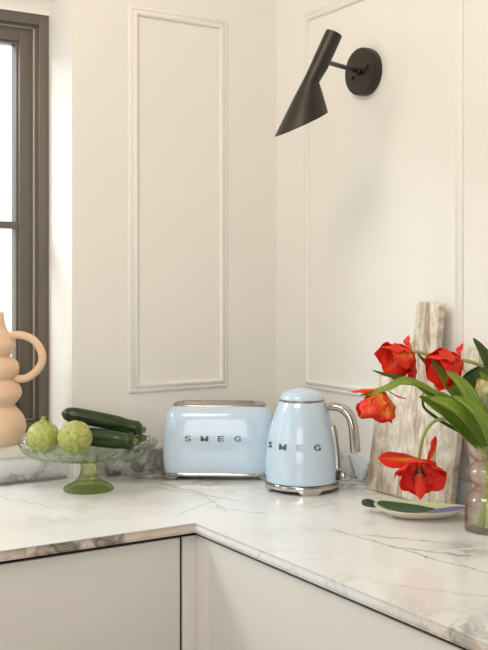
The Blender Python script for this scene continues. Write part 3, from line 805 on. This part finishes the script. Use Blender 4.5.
mouth = gc+Vector((0, 0, gz(440)))
def instem(dx, dd, bx_, bd): # two points: foot in the vase, and neck crossing
    return [gc+R*bx_*.9+D*bd*.9+Vector((0, 0, .008)), gc+R*dx*.45+D*dd*.45+Vector((0, 0, gz(486))), gc+R*dx*.8+D*dd*.8+Vector((0, 0, gz(461)))]

# tulip A - upper left red head
st = instem(-.009, -.004, -.024, .010)+[GP(478, 436, -.005), GP(470, 405, .0), GP(455, 375, .01), GP(436, 358, .02), GP(418, 352, .02), GP(413, 353, .02)]
o, b0 = tulip('red tulip furthest up and to the left, frilly head left of the stone board handle', st)
flower(o, b0, GP(413, 353, .02), IM(-.85, -.42, -.3), [
    (0, .046, .020, 50, 15, PET_RED), (55, .048, .020, 52, 15, PET_RED), (115, .044, .019, 40, 0, PET_FLAME), (180, .044, .019, 45, 15, PET_RED),
    (240, .046, .018, 40, 5, PET_RED), (300, .043, .019, 50, 15, PET_FLAME), (205, .038, .015, 65, 50, PET_RED), (20, .022, .010, 95, 130, PET_RED)], 1)
leaf(o, b0, [GP(482, 445, .02), GP(468, 412, .03), GP(448, 388, .03), GP(428, 366, .03), GP(416, 352, .03)], .0075, IM(.3, .6, -.7), LEAFD)

# tulip B - second red head
st = instem(-.004, .006, -.006, .012)+[GP(486, 438, .01), GP(493, 410, .015), GP(496, 385, .01), GP(484, 368, .005), GP(468, 361, .0), GP(460, 361, .0)]
o, b0 = tulip('red tulip head between the stone board and the right edge, facing left', st)
flower(o, b0, GP(461, 361, .0), IM(-.9, -.30, -.35), [
    (0, .048, .021, 42, 0, PET_RED), (60, .047, .021, 50, 0, PET_RED), (120, .048, .022, 45, 0, PET_RED), (180, .049, .021, 50, 5, PET_RED),
    (235, .043, .018, 45, 10, PET_FLAME), (300, .043, .020, 45, 5, PET_RED), (95, .040, .017, 60, 40, PET_DEEP), (15, .022, .008, 110, 150, PET_DEEP)], 2)
leaf(o, b0, [GP(488, 440, .0), GP(474, 420, -.01), GP(458, 398, -.02), GP(444, 378, -.02), GP(431, 359, -.01)], .0155, IM(.55, .35, -.8), LEAF, .3)
leaf(o, b0, [GP(492, 446, .02), GP(476, 412, .03), GP(466, 388, .03), GP(470, 374, .025), GP(492, 364, .02), GP(510, 362, .02)], .0115, IM(.2, -.5, -.8), LEAFD)

# tulip C - orange, to the left
st = instem(-.010, -.012, -.012, -.018)+[GP(474, 438, -.03), GP(460, 415, -.04), GP(440, 398, -.05), GP(420, 386, -.05), GP(402, 383, -.05), GP(388, 386, -.05), GP(380, 391, -.05)]
o, b0 = tulip('orange-red tulip reaching furthest left, nodding towards the kettle handle', st)
flower(o, b0, GP(381, 390, -.05), IM(-.22, -.95, -.25), [
    (0, .042, .018, 45, 5, PET_ORANGE), (60, .044, .017, 50, 10, PET_ORANGE), (120, .042, .018, 45, 15, PET_FLAME), (180, .044, .018, 45, -5, PET_ORANGE),
    (240, .045, .018, 50, 20, PET_ORANGE), (300, .042, .017, 45, 5, PET_FLAME)], 3)
petal(o, GP(385, 390, -.052)-b0, IM(-1, -.08, 0), IM(0, 1, -.2), .042, .0065, radians(3), radians(-5), PET_FLAME, seed=2)
petal(o, GP(386, 391, -.05)-b0, IM(.75, -.65, -.1), IM(.5, .5, 0), .026, .004, radians(5), radians(30), PET_RED, seed=5)
leaf(o, b0, [GP(440, 397, -.055), GP(422, 386, -.06), GP(404, 381, -.065), GP(388, 388, -.065), GP(370, 394, -.06), GP(360, 395, -.055)], .0068, IM(0, .75, -.65), LEAF, .3)
leaf(o, b0, [GP(430, 392, -.045), GP(412, 382, -.04), GP(394, 377, -.04), GP(382, 374, -.04), GP(372, 370, -.04)], .0050, IM(0, .8, -.6), LEAFD, .3)
leaf(o, b0, [GP(480, 444, -.02), GP(466, 424, -.04), GP(450, 406, -.05), GP(430, 394, -.055), GP(408, 378, -.05)], .0150, IM(.25, .65, -.72), LEAF, .3)

# tulip D - big drooping bloom over the dish
st = instem(-.012, .002, -.018, -.004)+[GP(473, 438, -.01), GP(462, 426, -.02), GP(448, 420, -.03), GP(435, 421, -.03), GP(425, 432, -.03), GP(420, 450, -.03), GP(419, 462, -.03)]
o, b0 = tulip('wide-open deep red tulip hanging down over the painted dish', st, .0034)
flower(o, b0, GP(419, 462, -.03), IM(-.05, -.75, -.65), [
    (0, .038, .018, 75, 35, PET_DEEP), (60, .042, .019, 65, 40, PET_DEEP), (120, .040, .018, 55, 20, PET_DEEP), (180, .042, .018, 60, 25, PET_DEEP),
    (240, .042, .019, 60, 35, PET_DEEP), (300, .041, .019, 65, 40, PET_RED)], 4)
petal(o, GP(421, 462, -.032)-b0, IM(-.98, .10, -.15), IM(0, .5, -.8), .055, .0105, radians(5), radians(-8), PET_FLAME, seed=1, wave=.1)
petal(o, GP(424, 464, -.032)-b0, IM(.28, 1, -.15), IM(.8, -.2, -.5), .040, .0105, radians(28), radians(-28), PET_FLAME, seed=7, wave=.1)
petal(o, GP(419, 464, -.040)-b0, IM(-.02, -.95, -.3), IM(0, .3, -1), .044, .0065, radians(15), radians(-20), PET_RED, seed=9, wave=.1)
leaf(o, b0, [GP(482, 448, .0), GP(462, 434, .0), GP(444, 424, .0), GP(430, 414, .0), GP(423, 406, .0), GP(423, 392, .005)], .0045, IM(.1, .9, -.5), LEAFD, .4)
leaf(o, b0, [GP(478, 446, -.04), GP(465, 432, -.045), GP(448, 415, -.05), GP(432, 404, -.05), GP(419, 396, -.045)], .0150, IM(.2, .7, -.7), LEAF, .3)
leaf(o, b0, [GP(484, 446, -.06), GP(474, 428, -.075), GP(460, 412, -.085), GP(444, 402, -.085), GP(428, 398, -.08)], .0125, IM(.2, .6, -.75), LEAF, .3)
leaf(o, b0, [GP(490, 448, -.06), GP(486, 430, -.08), GP(478, 414, -.085), GP(466, 403, -.085), GP(452, 396, -.08)], .0120, IM(.4, .4, -.8), LEAF, .3)
# pistil and stamens of the open bloom
bm = nb(); c0 = GP(419, 468, -.045)-b0; ax = IM(-.05, -.75, -.65).normalized()
tube(bm, [c0, c0+ax*.010, c0+ax*.016], [.003, .0035, .004], 10); mesh('pistil', bm, STUB, o)
for i in range(6):
    a = 2*pi*i/6; e1 = U.cross(ax).normalized(); e2 = ax.cross(e1); q = (e1*cos(a)+e2*sin(a))
    bm = nb(); tube(bm, [c0+q*.004, c0+q*.009+ax*.012, c0+q*.012+ax*.020], [.0008, .0010, .0018], 8); mesh('stamen', bm, BLACKP, o)

# tulip E - pale streaked bud close to the frame edge
st = instem(.004, -.010, -.004, -.012)+[GP(488, 436, -.03), GP(488, 420, -.035), GP(486, 408, -.04), GP(485, 402, -.04)]
o, b0 = tulip('half-closed pale yellow-green tulip streaked red, low at the right edge among leaves', st)
flower(o, b0, GP(486, 405, -.04), IM(-.08, 1, -.05), [(a, .034, .0095, 28, -8, PET_PALE) for a in (0, 60, 120, 180, 240, 300)], 6)
leaf(o, b0, [GP(484, 446, -.05), GP(478, 425, -.065), GP(472, 405, -.07), GP(462, 385, -.065), GP(446, 371, -.055)], .0170, IM(.6, .1, -.8), LEAF, .25)
leaf(o, b0, [GP(494, 446, -.03), GP(493, 425, -.05), GP(494, 400, -.05), GP(488, 385, -.04), GP(480, 372, -.04)], .014, IM(.4, .1, -.9), LEAF, .3)

leaf(o, b0, [GP(486, 446, -.02), GP(476, 420, -.02), GP(470, 398, -.02), GP(474, 382, -.02), GP(484, 372, -.015), GP(500, 366, -.01)], .0130, IM(.2, .2, -.9), LEAFD, .3)
# tulip F - head outside the frame, only leaves reach in
st = instem(.010, .004, -.010, .0)+[GP(498, 432, .0), GP(510, 400, .0), GP(520, 370, .0), GP(526, 350, .0)]
o, b0 = tulip('tulip at the far right edge, only its tall dark pointed leaves in view', st)
flower(o, b0, GP(526, 350, 0), IM(.2, 1, 0), [(a, .046, .018, 40, -5, PET_RED) for a in (0, 60, 120, 180, 240, 300)], 8)
leaf(o, b0, [GP(492, 444, .03), GP(497, 420, .03), GP(497, 395, .03), GP(491, 370, .02), GP(482, 352, .02), GP(473, 338, .02)], .0170, IM(.5, .1, -.8), LEAFD, .35)
leaf(o, b0, [GP(496, 440, .04), GP(505, 410, .04), GP(507, 385, .04), GP(500, 372, .035), GP(486, 364, .03)], .010, IM(.1, .8, -.6), LEAF, .3)
